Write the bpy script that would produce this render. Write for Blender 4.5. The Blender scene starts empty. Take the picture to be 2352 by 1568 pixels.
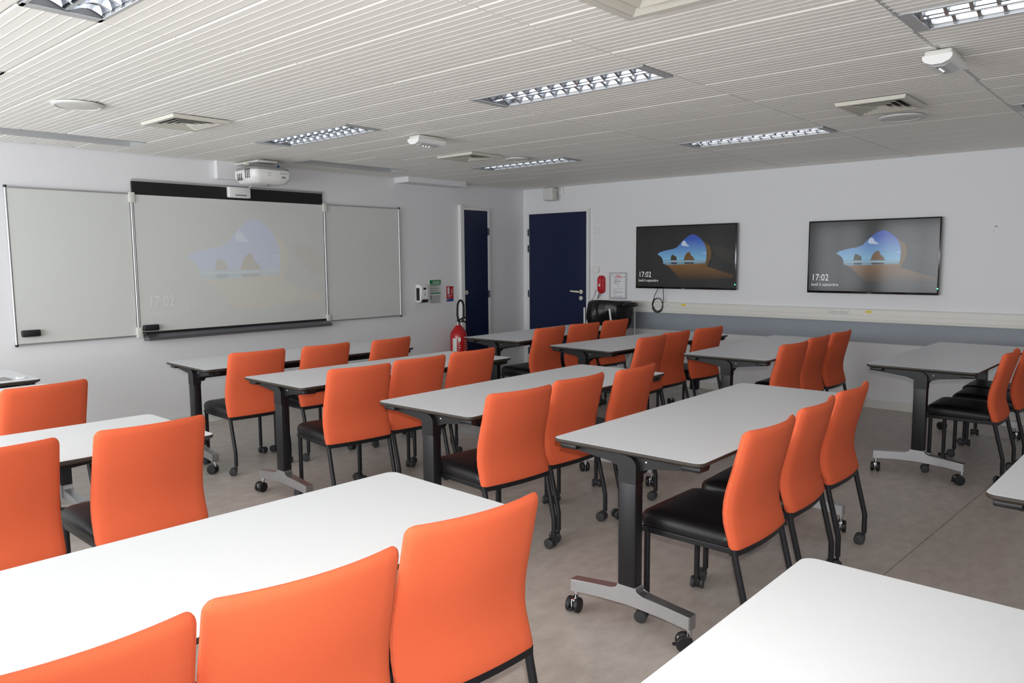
import bpy, bmesh, math, random
from mathutils import Vector, Matrix
random.seed(7)
sc = bpy.context.scene
C = sc.collection
PI = math.pi
R = math.radians

# ------------------------------------------------------------------ camera
CH = 1.4661
cam_d = bpy.data.cameras.new('camera')
cam_d.sensor_width = 36.0
cam_d.lens = 27.0904
cam_d.clip_start = 0.02
cam = bpy.data.objects.new('camera', cam_d)
C.objects.link(cam)
fw = Vector((0.74465218, 0.65894826, -0.10620886))
rt = Vector((0.66203141, -0.74943292, -0.00804436))
up = Vector((0.08489723, 0.06432335, 0.9943113))
m = Matrix((rt, up, -fw)).transposed().to_4x4()
m.translation = Vector((0, 0, CH))
cam.matrix_world = m
sc.camera = cam

# ------------------------------------------------------------------ room sizes (metres)
XR, YF, H = 7.865, 6.738, 2.373      # TV wall, whiteboard wall, ceiling
XL, YB = -2.1, -3.0                  # window wall, back wall

# ------------------------------------------------------------------ light
sc.view_settings.view_transform = 'Standard'
sc.view_settings.look = 'None'
sc.view_settings.gamma = 1.0
sc.view_settings.use_curve_mapping = False
sc.view_settings.exposure = 0.0
w = bpy.data.worlds.new('sky'); sc.world = w
w.use_nodes = True
bg = w.node_tree.nodes['Background']
bg.inputs['Color'].default_value = (0.62, 0.75, 1.0, 1)
bg.inputs['Strength'].default_value = 0.6

def area(name, loc, direction, sx, sy, power, col):
    d = bpy.data.lights.new(name, 'AREA'); d.shape = 'RECTANGLE'
    d.size, d.size_y, d.energy, d.color = sx, sy, power, col
    o = bpy.data.objects.new(name, d); C.objects.link(o)
    o.location = loc
    o.rotation_euler = Vector(direction).to_track_quat('-Z', 'Y').to_euler()
    return o
DAY = (0.93, 0.97, 1.0)
WIN_Z0, WIN_Z1 = 0.55, 2.22
LEFT_WINS = [(-2.6, -0.9), (-0.6, 1.1), (1.4, 3.1), (3.4, 5.1), (5.4, 6.5)]     # y ranges
ADDED_WINS = [(-1.2, 0.9), (1.3, 3.4)]                              # x ranges; unseen windows added to light the chair backs
PW_LEFT = [7, 13, 40, 45, 22]
PW_ADDED = [4, 4]
FLASH = 180.0
fl = bpy.data.lights.new('camera_flash', 'SPOT'); fl.energy = FLASH; fl.spot_size = R(104); fl.spot_blend = 1.0; fl.shadow_soft_size = .02; fl.color = (1.0, .97, .93)
flo = bpy.data.objects.new('camera_flash', fl); C.objects.link(flo)          # the camera's own pop-up flash, just above the lens
flo.location = Vector((0, 0, CH)) + rt * .02 + up * .085
flo.rotation_euler = fw.to_track_quat('-Z', 'Y').to_euler()
for (a, b), p in zip(LEFT_WINS, PW_LEFT):
    mid = (a + b) / 2
    for lo, hi in ((a + .05, mid - .03), (mid + .03, b - .05)):
        area('window_daylight', (XL + .02, (lo + hi) / 2, (WIN_Z0 + WIN_Z1) / 2), (1, 0, 0), hi - lo, WIN_Z1 - WIN_Z0 - .1, p, DAY)
for (a, b), p in zip(ADDED_WINS, PW_ADDED):
    mid = (a + b) / 2
    for lo, hi in ((a + .05, mid - .03), (mid + .03, b - .05)):
        area('window_daylight', ((lo + hi) / 2, YB + .02, (WIN_Z0 + WIN_Z1) / 2), (0, 1, 0), hi - lo, WIN_Z1 - WIN_Z0 - .1, p, DAY)  # added fill from the back wall

# ------------------------------------------------------------------ materials
def lin(c):
    return tuple(((v / 255) / 12.92 if v / 255 <= .04045 else ((v / 255 + .055) / 1.055) ** 2.4) for v in c)
MATS = {}
def mat(name, col, rough=.5, metal=0, emit=0, ecol=None, spec=.5, coat=0, noise=None, bump=None, trans=0, alpha=1):
    if name in MATS: return MATS[name]
    mt = bpy.data.materials.new(name); mt.use_nodes = True
    nt = mt.node_tree; b = nt.nodes['Principled BSDF']
    c = lin(col)
    b.inputs['Base Color'].default_value = (*c, 1)
    b.inputs['Roughness'].default_value = rough
    b.inputs['Metallic'].default_value = metal
    b.inputs['Specular IOR Level'].default_value = spec
    b.inputs['Coat Weight'].default_value = coat
    b.inputs['Coat Roughness'].default_value = .05
    b.inputs['Transmission Weight'].default_value = trans
    b.inputs['Alpha'].default_value = alpha
    if emit:
        b.inputs['Emission Color'].default_value = (*lin(ecol or col), 1)
        b.inputs['Emission Strength'].default_value = emit
    if noise or bump:
        tc = nt.nodes.new('ShaderNodeTexCoord')
    if noise:
        sc_, amt, det = noise
        n = nt.nodes.new('ShaderNodeTexNoise'); n.inputs['Scale'].default_value = sc_; n.inputs['Detail'].default_value = det
        nt.links.new(tc.outputs['Object'], n.inputs['Vector'])
        mx = nt.nodes.new('ShaderNodeMix'); mx.data_type = 'RGBA'
        mx.inputs['A'].default_value = (*[v * (1 - amt) for v in c], 1)
        mx.inputs['B'].default_value = (*[min(1, v * (1 + amt)) for v in c], 1)
        nt.links.new(n.outputs['Fac'], mx.inputs['Factor'])
        nt.links.new(mx.outputs['Result'], b.inputs['Base Color'])
    if bump:
        sc_, st = bump
        n2 = nt.nodes.new('ShaderNodeTexNoise'); n2.inputs['Scale'].default_value = sc_; n2.inputs['Detail'].default_value = 3
        nt.links.new(tc.outputs['Object'], n2.inputs['Vector'])
        bp = nt.nodes.new('ShaderNodeBump'); bp.inputs['Strength'].default_value = st; bp.inputs['Distance'].default_value = .004
        nt.links.new(n2.outputs['Fac'], bp.inputs['Height'])
        nt.links.new(bp.outputs['Normal'], b.inputs['Normal'])
    MATS[name] = mt
    return mt

mat('wall_paint', (231, 231, 233), .55, noise=(1.5, .015, 2), bump=(180, .06))
mat('ceiling_paint', (238, 236, 230), .6, noise=(120, .05, 2), bump=(400, .12))
mat('ceiling_void', (96, 94, 90), .9)
mat('ceiling_fresh', (243, 242, 240), .6, noise=(120, .03, 2))
mat('grey_paint', (148, 155, 164), .5, noise=(2, .02, 2))
mat('baseboard_paint', (222, 221, 217), .4)
mat('trunking_pvc', (226, 224, 217), .4)
mat('laminate', (223, 225, 228), .42, spec=.3, noise=(260, .015, 2))
mat('edge_dark', (58, 52, 46), .5)
mat('black_metal', (22, 22, 26), .42, noise=(8, .08, 2))
mat('black_plastic', (24, 24, 26), .45)
mat('caster_grey', (52, 53, 56), .45)
mat('brushed_alu', (196, 196, 198), .42, metal=1, noise=(30, .08, 3))
mat('chrome', (225, 225, 228), .12, metal=1)
mat('vinyl', (20, 18, 20), .42, bump=(220, .08), spec=.45)
mat('navy_door', (14, 26, 62), .38, spec=.4)
mat('door_frame_white', (228, 228, 226), .4)
mat('cream_plastic', (236, 231, 214), .35)
mat('white_plastic', (232, 232, 230), .4)
mat('offwhite_plastic', (212, 211, 205), .45)
mat('grey_plastic', (150, 150, 148), .5)
mat('dark_slot', (70, 70, 68), .6)
mat('whiteboard', (212, 214, 210), .22, spec=.45)
mat('black_panel', (12, 13, 15), .5)
mat('tray_grey', (112, 114, 118), .35, metal=.6)
mat('red_paint', (186, 18, 24), .3, coat=.3)
mat('red_plastic', (196, 20, 36), .35)
mat('rubber', (14, 14, 14), .6)
mat('bag_plastic', (16, 15, 16), .36, spec=.5, bump=(22, 1.0))
mat('sign_green', (20, 120, 70), .5)
mat('sign_white', (222, 226, 222), .5)
mat('sign_red', (180, 20, 25), .5)
mat('sign_blue', (25, 80, 150), .5)
mat('paper', (235, 235, 238), .6)
mat('print_grey', (130, 132, 134), .7)
mat('print_red', (190, 50, 60), .7)
mat('label_yellow', (236, 205, 30), .5)
mat('diffuser_beige', (206, 203, 192), .5)
mat('tube_lit', (255, 255, 255), .4, emit=4.0, ecol=(238, 244, 255))
mat('mirror_alu', (235, 238, 242), .16, metal=1)
mat('luminaire_body', (188, 189, 190), .45, metal=.3)
mat('glass_clear', (245, 250, 255), .05, trans=1)
mat('lens_clear', (190, 192, 192), .2, spec=.6)
mat('led_white', (255, 255, 255), .4, emit=4)
mat('led_green', (60, 240, 140), .4, emit=6)
mat('tv_black', (8, 8, 9), .18, coat=.5)
mat('disc_white', (214, 214, 211), .5)

def floor_mat():
    mt = bpy.data.materials.new('linoleum'); mt.use_nodes = True
    nt = mt.node_tree; b = nt.nodes['Principled BSDF']
    tc = nt.nodes.new('ShaderNodeTexCoord')
    n1 = nt.nodes.new('ShaderNodeTexNoise'); n1.inputs['Scale'].default_value = 13; n1.inputs['Detail'].default_value = 8; n1.inputs['Roughness'].default_value = .62
    n2 = nt.nodes.new('ShaderNodeTexNoise'); n2.inputs['Scale'].default_value = 140; n2.inputs['Detail'].default_value = 3
    mp = nt.nodes.new('ShaderNodeMapping'); mp.inputs['Scale'].default_value = (.75, 1.15, 1)
    nt.links.new(tc.outputs['Object'], mp.inputs['Vector'])
    nt.links.new(mp.outputs['Vector'], n1.inputs['Vector'])
    nt.links.new(tc.outputs['Object'], n2.inputs['Vector'])
    ad = nt.nodes.new('ShaderNodeMath'); ad.operation = 'MULTIPLY_ADD'; ad.inputs[1].default_value = .35
    nt.links.new(n2.outputs['Fac'], ad.inputs[0]); nt.links.new(n1.outputs['Fac'], ad.inputs[2])
    cr = nt.nodes.new('ShaderNodeValToRGB')
    cr.color_ramp.elements[0].position = .42; cr.color_ramp.elements[0].color = (*lin((172, 163, 155)), 1)
    cr.color_ramp.elements[1].position = .95; cr.color_ramp.elements[1].color = (*lin((203, 194, 185)), 1)
    nt.links.new(ad.outputs[0], cr.inputs['Fac']); nt.links.new(cr.outputs['Color'], b.inputs['Base Color'])
    b.inputs['Roughness'].default_value = .38
    b.inputs['Specular IOR Level'].default_value = .35
    MATS['linoleum'] = mt
floor_mat()

def fabric_mat():
    mt = bpy.data.materials.new('orange_fabric'); mt.use_nodes = True
    nt = mt.node_tree; b = nt.nodes['Principled BSDF']
    tc = nt.nodes.new('ShaderNodeTexCoord')
    mp = nt.nodes.new('ShaderNodeMapping'); mp.inputs['Rotation'].default_value = (0, R(40), 0)
    nt.links.new(tc.outputs['Object'], mp.inputs['Vector'])
    wv = nt.nodes.new('ShaderNodeTexWave'); wv.wave_type = 'BANDS'; wv.bands_direction = 'X'
    wv.inputs['Scale'].default_value = 120; wv.inputs['Distortion'].default_value = .6; wv.inputs['Detail Scale'].default_value = 3
    wz = nt.nodes.new('ShaderNodeTexWave'); wz.wave_type = 'BANDS'; wz.bands_direction = 'Z'
    wz.inputs['Scale'].default_value = 90; wz.inputs['Distortion'].default_value = .8
    nt.links.new(mp.outputs['Vector'], wv.inputs['Vector']); nt.links.new(mp.outputs['Vector'], wz.inputs['Vector'])
    mu = nt.nodes.new('ShaderNodeMath'); mu.operation = 'MULTIPLY_ADD'; mu.inputs[1].default_value = .45
    nt.links.new(wz.outputs['Fac'], mu.inputs[0]); nt.links.new(wv.outputs['Fac'], mu.inputs[2])
    cr = nt.nodes.new('ShaderNodeValToRGB')
    cr.color_ramp.elements[0].position = .1; cr.color_ramp.elements[0].color = (*lin((210, 90, 56)), 1)
    cr.color_ramp.elements[1].position = 1.0; cr.color_ramp.elements[1].color = (*lin((239, 113, 77)), 1)
    nt.links.new(mu.outputs[0], cr.inputs['Fac']); nt.links.new(cr.outputs['Color'], b.inputs['Base Color'])
    bp = nt.nodes.new('ShaderNodeBump'); bp.inputs['Strength'].default_value = .35; bp.inputs['Distance'].default_value = .001
    nt.links.new(mu.outputs[0], bp.inputs['Height']); nt.links.new(bp.outputs['Normal'], b.inputs['Normal'])
    b.inputs['Roughness'].default_value = .85
    b.inputs['Specular IOR Level'].default_value = .08
    b.inputs['Sheen Weight'].default_value = .04; b.inputs['Sheen Roughness'].default_value = .5
    b.inputs['Sheen Tint'].default_value = (1, .6, .4, 1)
    MATS['orange_fabric'] = mt
fabric_mat()

# ------------------------------------------------------------------ mesh helpers
def BM(): return bmesh.new()
def box(bm, x0, x1, y0, y1, z0, z1, bev=0, seg=2):
    vs = [bm.verts.new(p) for p in ((x0,y0,z0),(x1,y0,z0),(x1,y1,z0),(x0,y1,z0),(x0,y0,z1),(x1,y0,z1),(x1,y1,z1),(x0,y1,z1))]
    fs = [bm.faces.new([vs[i] for i in f]) for f in ((0,3,2,1),(4,5,6,7),(0,1,5,4),(1,2,6,5),(2,3,7,6),(3,0,4,7))]
    if bev:
        es = list({e for f in fs for e in f.edges})
        bmesh.ops.bevel(bm, geom=es, offset=bev, segments=seg, affect='EDGES', profile=.5)
    return bm
def prism(bm, poly, axis, a0, a1):
    """poly: 2-D points in the two other axes (order x,y,z without axis), extruded from a0 to a1"""
    def P(p, a):
        v = list(p); v.insert(axis, a); return v
    b0 = [bm.verts.new(P(p, a0)) for p in poly]; b1 = [bm.verts.new(P(p, a1)) for p in poly]
    n = len(poly)
    bm.faces.new(b0[::-1]); bm.faces.new(b1)
    for i in range(n): bm.faces.new((b0[i], b0[(i+1) % n], b1[(i+1) % n], b1[i]))
    return bm
def tube(bm, pts, r, seg=8, caps=True):
    pts = [Vector(p) for p in pts]; rings = []
    rr = r if isinstance(r, (list, tuple)) else [r] * len(pts)
    ref = None
    for i, p in enumerate(pts):
        if i == 0: t = pts[1] - p
        elif i == len(pts) - 1: t = p - pts[i-1]
        else: t = (pts[i+1] - p).normalized() + (p - pts[i-1]).normalized()
        t.normalize()
        if ref is None:
            ref = Vector((1, 0, 0)) if abs(t.x) < .9 else Vector((0, 1, 0))
        u = (ref - t * ref.dot(t)).normalized(); v = t.cross(u); ref = u
        rings.append([bm.verts.new(p + (u * math.cos(a) + v * math.sin(a)) * rr[i]) for a in (2 * PI * k / seg for k in range(seg))])
    for a, b in zip(rings, rings[1:]):
        for k in range(seg): bm.faces.new((a[k], a[(k+1) % seg], b[(k+1) % seg], b[k]))
    if caps:
        bm.faces.new(rings[0][::-1]); bm.faces.new(rings[-1])
    return bm
def rings_loft(bm, rings, cap=True):
    R_ = [[bm.verts.new(p) for p in ring] for ring in rings]
    n = len(R_[0])
    for a, b in zip(R_, R_[1:]):
        for k in range(n): bm.faces.new((a[k], a[(k+1) % n], b[(k+1) % n], b[k]))
    if cap:
        bm.faces.new(R_[0][::-1]); bm.faces.new(R_[-1])
    return bm
def lathe(bm, prof, seg=16, axis='Z', center=(0, 0, 0)):
    rings = []
    for r, h in prof:
        ring = []
        for k in range(seg):
            a = 2 * PI * k / seg; c, s = r * math.cos(a), r * math.sin(a)
            p = {'Z': (c, s, h), 'X': (h, c, s), 'Y': (s, h, c)}[axis]
            ring.append(tuple(p[i] + center[i] for i in range(3)))
        rings.append(ring)
    return rings_loft(bm, rings)
def rrect(x0, x1, y0, y1, r, n=5):
    out = []
    for cx, cy, a0 in ((x1-r, y1-r, 0), (x0+r, y1-r, 90), (x0+r, y0+r, 180), (x1-r, y0+r, 270)):
        for k in range(n + 1):
            a = R(a0 + 90 * k / n); out.append((cx + r * math.cos(a), cy + r * math.sin(a)))
    return out
def obj(name, bm, material, parent=None, smooth=False, loc=None, rotz=None, kind=None):
    me = bpy.data.meshes.new(name)
    bmesh.ops.recalc_face_normals(bm, faces=bm.faces[:])
    bm.to_mesh(me); bm.free()
    for mm in (material if isinstance(material, (list, tuple)) else [material]):
        me.materials.append(MATS[mm])
    if smooth:
        for p in me.polygons: p.use_smooth = True
        try: me.set_sharp_from_angle(angle=R(40))
        except Exception: pass
    o = bpy.data.objects.new(name, me); C.objects.link(o)
    if parent: o.parent = parent
    if loc is not None: o.location = loc
    if rotz is not None: o.rotation_euler = (0, 0, rotz)
    if kind: o['kind'] = kind
    return o
def tag(o, label, cat, group=None):
    o['label'] = label; o['category'] = cat
    if group: o['group'] = group
    return o
def thing(name, label, cat, loc=(0, 0, 0), rotz=0, group=None):
    o = bpy.data.objects.new(name, None); C.objects.link(o)
    o.empty_display_size = .1
    o.location = loc; o.rotation_euler = (0, 0, rotz)
    return tag(o, label, cat, group)
def struct(o, label=None, cat=None):
    o['kind'] = 'structure'
    if label: o['label'] = label
    if cat: o['category'] = cat
    return o
def copy_tree(o, parent=None):
    c = o.copy(); C.objects.link(c)
    if parent: c.parent = parent
    for ch in o.children: copy_tree(ch, c)
    return c
def text_mesh(s, size, align='LEFT'):
    cu = bpy.data.curves.new('lettering', 'FONT'); cu.body = s; cu.size = size; cu.align_x = align
    cu.resolution_u = 3
    o = bpy.data.objects.new('lettering', cu); C.objects.link(o)
    dg = bpy.context.evaluated_depsgraph_get()
    me = bpy.data.meshes.new_from_object(o.evaluated_get(dg))
    bpy.data.objects.remove(o); bpy.data.curves.remove(cu)
    return me
def text_obj(name, s, size, material, parent, origin, udir, vdir, align='LEFT', sx=1.0):
    """flat lettering: udir reading direction, vdir up direction"""
    me = text_mesh(s, size, align); me.materials.clear(); me.materials.append(MATS[material])
    u, v = Vector(udir).normalized(), Vector(vdir).normalized(); n = u.cross(v)
    M = Matrix((u * sx, v, n)).transposed().to_4x4(); M.translation = Vector(origin)
    me.transform(M); me.name = name
    o = bpy.data.objects.new(name, me); C.objects.link(o); o.parent = parent
    return o

# ------------------------------------------------------------------ the room
bm = BM(); box(bm, XL, XR, YB, YF, -.05, 0)
floor = struct(obj('floor', bm, 'linoleum'), 'grey beige linoleum floor of the classroom', 'floor')
bm = BM(); prism(bm, [(-.2, 1.183), (-.2, 1.186), (XR, .787), (XR, .784)][::-1], 2, .0002, .0006)
mat('seam_grey', (112, 105, 98), .5); obj('floor_seam', bm, 'seam_grey', floor)

bm = BM(); box(bm, XL - .12, XR + .12, YF, YF + .12, 0, H + .1)
wall_front = struct(obj('wall_front', bm, 'wall_paint'), 'white wall carrying the whiteboards', 'wall')
bm = BM(); box(bm, XR, XR + .12, YB, YF, 0, H + .1)
wall_right = struct(obj('wall_right', bm, 'wall_paint'), 'white wall carrying the two televisions', 'wall')
bm = BM(); edges = [YB] + [v for p in LEFT_WINS for v in p] + [YF]
box(bm, XL - .2, XL, YB, YF, 0, WIN_Z0); box(bm, XL - .2, XL, YB, YF, WIN_Z1, H + .1)
for i in range(0, len(edges), 2): box(bm, XL - .2, XL, edges[i], edges[i+1], WIN_Z0, WIN_Z1)
struct(obj('wall_left', bm, 'wall_paint'), 'white window wall outside the picture', 'wall')
bm = BM(); edges = [XL] + [v for p in ADDED_WINS for v in p] + [XR]
box(bm, XL, XR, YB - .2, YB, 0, WIN_Z0); box(bm, XL, XR, YB - .2, YB, WIN_Z1, H + .1)
for i in range(0, len(edges), 2): box(bm, edges[i], edges[i+1], YB - .2, YB, WIN_Z0, WIN_Z1)
struct(obj('wall_back', bm, 'wall_paint'), 'white wall behind the photographer', 'wall')
wn = 0
for side, wins in (('L', LEFT_WINS), ('B', ADDED_WINS)):  # back-wall windows are unseen additions for fill on the chair backs
    for a, b in wins:
        wn += 1
        mid = (a + b) / 2
        bm = BM(); bp_ = BM()
        for lo, hi, z0, z1 in ((a, b, WIN_Z0, WIN_Z0+.05), (a, b, WIN_Z1-.05, WIN_Z1), (a, a+.05, WIN_Z0+.05, WIN_Z1-.05), (b-.05, b, WIN_Z0+.05, WIN_Z1-.05), (mid-.03, mid+.03, WIN_Z0+.05, WIN_Z1-.05)):
            if side == 'L': box(bm, XL - .12, XL - .02, lo, hi, z0, z1)
            else: box(bm, lo, hi, YB - .12, YB - .02, z0, z1)
        wo = struct(obj('window_%d' % wn, bm, 'white_plastic'), 'window letting daylight into the room', 'window')
        if side == 'L': box(bp_, XL - .08, XL - .075, a + .05, b - .05, WIN_Z0 + .05, WIN_Z1 - .05)
        else: box(bp_, a + .05, b - .05, YB - .08, YB - .075, WIN_Z0 + .05, WIN_Z1 - .05)
        obj('pane', bp_, 'glass_clear', wo)

# skirtings, grey band
bm = BM(); box(bm, XL, 6.64, YF - .014, YF, 0, .085); struct(obj('baseboard_front', bm, 'baseboard_paint'), 'white skirting board under the whiteboards', 'baseboard')
bm = BM(); box(bm, XR - .014, XR, YB, 5.64, 0, .08); struct(obj('baseboard_right', bm, 'baseboard_paint'), 'white skirting board under the televisions', 'baseboard')
bm = BM(); box(bm, XR - .006, XR, YB, 5.64, .632, .84); struct(obj('trim_1', bm, 'grey_paint'), 'grey painted band below the cable trunking', 'trim')
bm = BM(); box(bm, XR - .010, XR, YB, 5.64, .622, .632); struct(obj('trim_2', bm, 'baseboard_paint'), 'thin white ledge under the grey band', 'trim')
# boxed beam under the ceiling and boxed-in duct behind the projector
bm = BM(); box(bm, 5.667, 6.56, 6.505, YF, 2.316, H + .02); struct(obj('trim_3', bm, 'wall_paint'), 'white boxed beam under the ceiling above the soap dispenser', 'trim')
bm = BM(); box(bm, 3.55, 4.15, YF - .05, YF, 2.212, H + .02, .006); struct(obj('trim_4', bm, 'wall_paint'), 'white boxed duct on the wall behind the projector', 'trim')

# ------------------------------------------------------------------ ceiling of ribbed panels
bm = BM(); box(bm, XL, XR, YB, YF, H + .12, H + .2)
ceiling = struct(obj('ceiling', bm, 'ceiling_void'), 'suspended ceiling of white ribbed metal panels', 'ceiling')
def gx(k): return 3.235 + (.2956 if k > 0 else .2836) * k
ROWS = [-.23, .915, 2.015, 3.18, 4.32, 5.49, 6.72]
LIGHTS = {(0, 2), (8, 2), (-8, 2), (0, 4), (8, 4), (-8, 4), (0, 0), (8, 0)}
panel_cache = {}
def panel_mesh(wd, ln, material='ceiling_paint'):
    key = (round(wd, 3), round(ln, 3), material)
    if key in panel_cache: return panel_cache[key]
    bm = BM(); n = 6; pitch = wd / n
    prof = [(.002, .022), (.002, .004), (.009, 0.0)]
    for i in range(n):
        x = i * pitch
        if i: prof += [(x - .005, 0), (x - .002, -.0012), (x + .002, -.0012), (x + .005, 0)]
    prof += [(wd - .009, 0), (wd - .002, .004), (wd - .002, .022)]
    a = [bm.verts.new((x, .003, z)) for x, z in prof]; b = [bm.verts.new((x, ln - .003, z)) for x, z in prof]
    for i in range(len(prof) - 1): bm.faces.new((a[i], b[i], b[i+1], a[i+1]))
    for ring, y in ((a, .003), (b, ln - .003)):
        t0 = bm.verts.new((0.002, y, .022)) if False else ring[0]
        for i in range(1, len(prof) - 2):
            tu = bm.verts.new((prof[i][0], y, .022)); tv = bm.verts.new((prof[i+1][0], y, .022))
            bm.faces.new((ring[i], ring[i+1], tv, tu))
    me = bpy.data.meshes.new('ceiling_panel'); bmesh.ops.recalc_face_normals(bm, faces=bm.faces[:])
    for f in bm.faces:
        if f.normal.z > .3: f.normal_flip()
    bm.to_mesh(me); bm.free(); me.materials.append(MATS[material]); panel_cache[key] = me
    return me
def add_panel(k, y0, y1, material='ceiling_paint'):
    x0 = gx(k); x1 = min(gx(k + 1), XR - .003)
    o = bpy.data.objects.new('ceiling_panel', panel_mesh(x1 - x0, y1 - y0, material)); C.objects.link(o)
    o.parent = ceiling; o.location = (x0, y0, H + random.uniform(-.0012, .0012))
TROUGH = set(range(-8, -2)) | set(range(3, 7))
TY0, TY1 = 6.07, 6.36
for r in range(len(ROWS) - 1):
    for k in range(-19, 16):
        if (k, r) in LIGHTS: continue
        if r == 5 and k in TROUGH:
            add_panel(k, ROWS[5], TY0, 'ceiling_fresh' if k in (-4,) else 'ceiling_paint'); add_panel(k, TY1, YF - .012)
        elif r == 5: add_panel(k, ROWS[5], YF - .012)
        else: add_panel(k, ROWS[r], ROWS[r+1])
# same panels behind the photographer, never seen singly
bm = BM()
for k in range(-19, 16):
    for y0, y1 in ((-2.995, -1.38), (-1.375, -.235)):
        box(bm, gx(k) + .002, min(gx(k+1), XR) - .002, y0, y1, H, H + .02)
obj('rear_panels', bm, 'ceiling_paint', ceiling, kind='stuff')
# carrier rail visible along the nearest seam
bm = BM(); box(bm, -1.5, XR, ROWS[1] - .012, ROWS[1] + .012, H + .0, H + .012); obj('carrier_rail', bm, 'luminaire_body', ceiling)

# ------------------------------------------------------------------ recessed louvred luminaires
def make_luminaire(wd, ln):
    t = bpy.data.objects.new('ceiling_light', None); C.objects.link(t)
    w0, l0 = wd - .012, ln - .02
    bm = BM(); d = .085
    for x0, x1, y0, y1 in ((0, .004, 0, l0), (w0-.004, w0, 0, l0), (0, w0, 0, .004), (0, w0, l0-.004, l0)): box(bm, x0, x1, y0, y1, -.002, d)
    box(bm, 0, w0, 0, l0, d, d + .004)
    for x0, x1, y0, y1 in ((0, .012, 0, l0), (w0-.012, w0, 0, l0), (0, w0, 0, .045), (0, w0, l0-.045, l0)): box(bm, x0, x1, y0, y1, -.005, -.002)
    obj('housing', bm, 'luminaire_body', t)
    half = w0 / 2
    for s in (0, 1):
        bm = BM(); prof = []
        for i in range(9):
            a = PI * i / 8; prof.append((s * half + half / 2 - (half / 2 - .012) * math.cos(a), .012 + .06 * math.sin(a)))
        va = [bm.verts.new((x, .046, z)) for x, z in prof]; vb = [bm.verts.new((x, l0 - .046, z)) for x, z in prof]
        for i in range(8): bm.faces.new((va[i], va[i+1], vb[i+1], vb[i]))
        obj('reflector', bm, 'mirror_alu', t, smooth=True)
        bm = BM(); tube(bm, [(s * half + half / 2, .06, .045), (s * half + half / 2, l0 - .06, .045)], .008, 8)
        obj('fluorescent_tube', bm, 'tube_lit', t, smooth=True)
    bm = BM(); prism(bm, [(half - .008, .0), (half + .008, .0), (half + .002, .05), (half - .002, .05)], 1, .046, l0 - .046); obj('louver_spine', bm, 'mirror_alu', t)
    bm = BM(); n = 8
    for s in (0, 1):
        x0, x1 = s * half + .012, (s + 1) * half - .006
        lo = []
        top = [(x0 + (x1 - x0) * i / n, 0.0 + .022 * math.sin(PI * i / n)) for i in range(n + 1)]
        f0 = [bm.verts.new((x, -.007, z)) for x, z in top]; f1 = [bm.verts.new((x, .007, z)) for x, z in top]; f2 = [bm.verts.new((x, 0, .042)) for x, z in top]
        for i in range(n):
            bm.faces.new((f0[i], f0[i+1], f1[i+1], f1[i])); bm.faces.new((f0[i+1], f0[i], f2[i], f2[i+1])); bm.faces.new((f1[i], f1[i+1], f2[i+1], f2[i]))
    blade = obj('louver_blade', bm, 'mirror_alu', t, smooth=True); cnt = 13
    step = (l0 - .1) / (cnt - 1)
    blade.location = (0, .05, 0)
    for i in range(1, cnt):
        c = blade.copy(); C.objects.link(c); c.parent = t; c.location = (0, .05 + step * i, 0)
    return t
LBL = {(0, 2): 'recessed louvred ceiling light at the top centre above the tables',
 (8, 2): 'recessed louvred ceiling light above the televisions, long and nearly edge-on',
 (-8, 2): 'recessed louvred ceiling light cut by the top left edge of the photo',
 (0, 4): 'recessed louvred ceiling light just in front of the projector',
 (8, 4): 'recessed louvred ceiling light nearest the blue doors',
 (-8, 4): 'recessed louvred ceiling light barely showing at the left photo edge',
 (0, 0): 'recessed louvred ceiling light in the upper right corner of the photo',
 (8, 0): 'recessed louvred ceiling light barely showing at the right photo edge'}
protos = {}
for (k, r), lb in LBL.items():
    wd, ln = gx(k+1) - gx(k), ROWS[r+1] - ROWS[r]
    key = (round(wd, 3), round(ln, 3))
    t = make_luminaire(wd, ln) if key not in protos else copy_tree(protos[key])
    protos.setdefault(key, t)
    t.location = (gx(k) + .006, ROWS[r] + .01, H)
    tag(t, lb, 'ceiling light', 'recessed ceiling lights')

# board lights: recessed troughs along the whiteboard wall
for ks, lb in (((-8, -2), 'long recessed board light in the ceiling over the left whiteboard'), ((3, 7), 'long recessed board light in the ceiling over the right whiteboard')):
    x0, x1 = gx(ks[0]) + .004, gx(ks[1]) - .004
    t = thing('board_light', lb, 'ceiling light', (0, 0, 0), 0, 'recessed board lights')
    bm = BM()
    box(bm, x0, x1, TY0 + .004, TY0 + .007, H - .004, H + .1); box(bm, x0, x1, TY1 - .007, TY1 - .004, H - .004, H + .1)
    box(bm, x0, x0 + .004, TY0 + .007, TY1 - .007, H - .002, H + .1); box(bm, x1 - .004, x1, TY0 + .007, TY1 - .007, H - .002, H + .1)
    box(bm, x0, x1, TY0 + .004, TY1 - .004, H + .1, H + .104)
    obj('housing', bm, 'luminaire_body', t)
    bm = BM(); prism(bm, [(TY0 + .01, H + .012), (TY0 + .016, H + .012), (TY1 - .02, H + .095), (TY1 - .026, H + .095)], 0, x0 + .01, x1 - .01); obj('reflector', bm, 'white_plastic', t)

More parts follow.
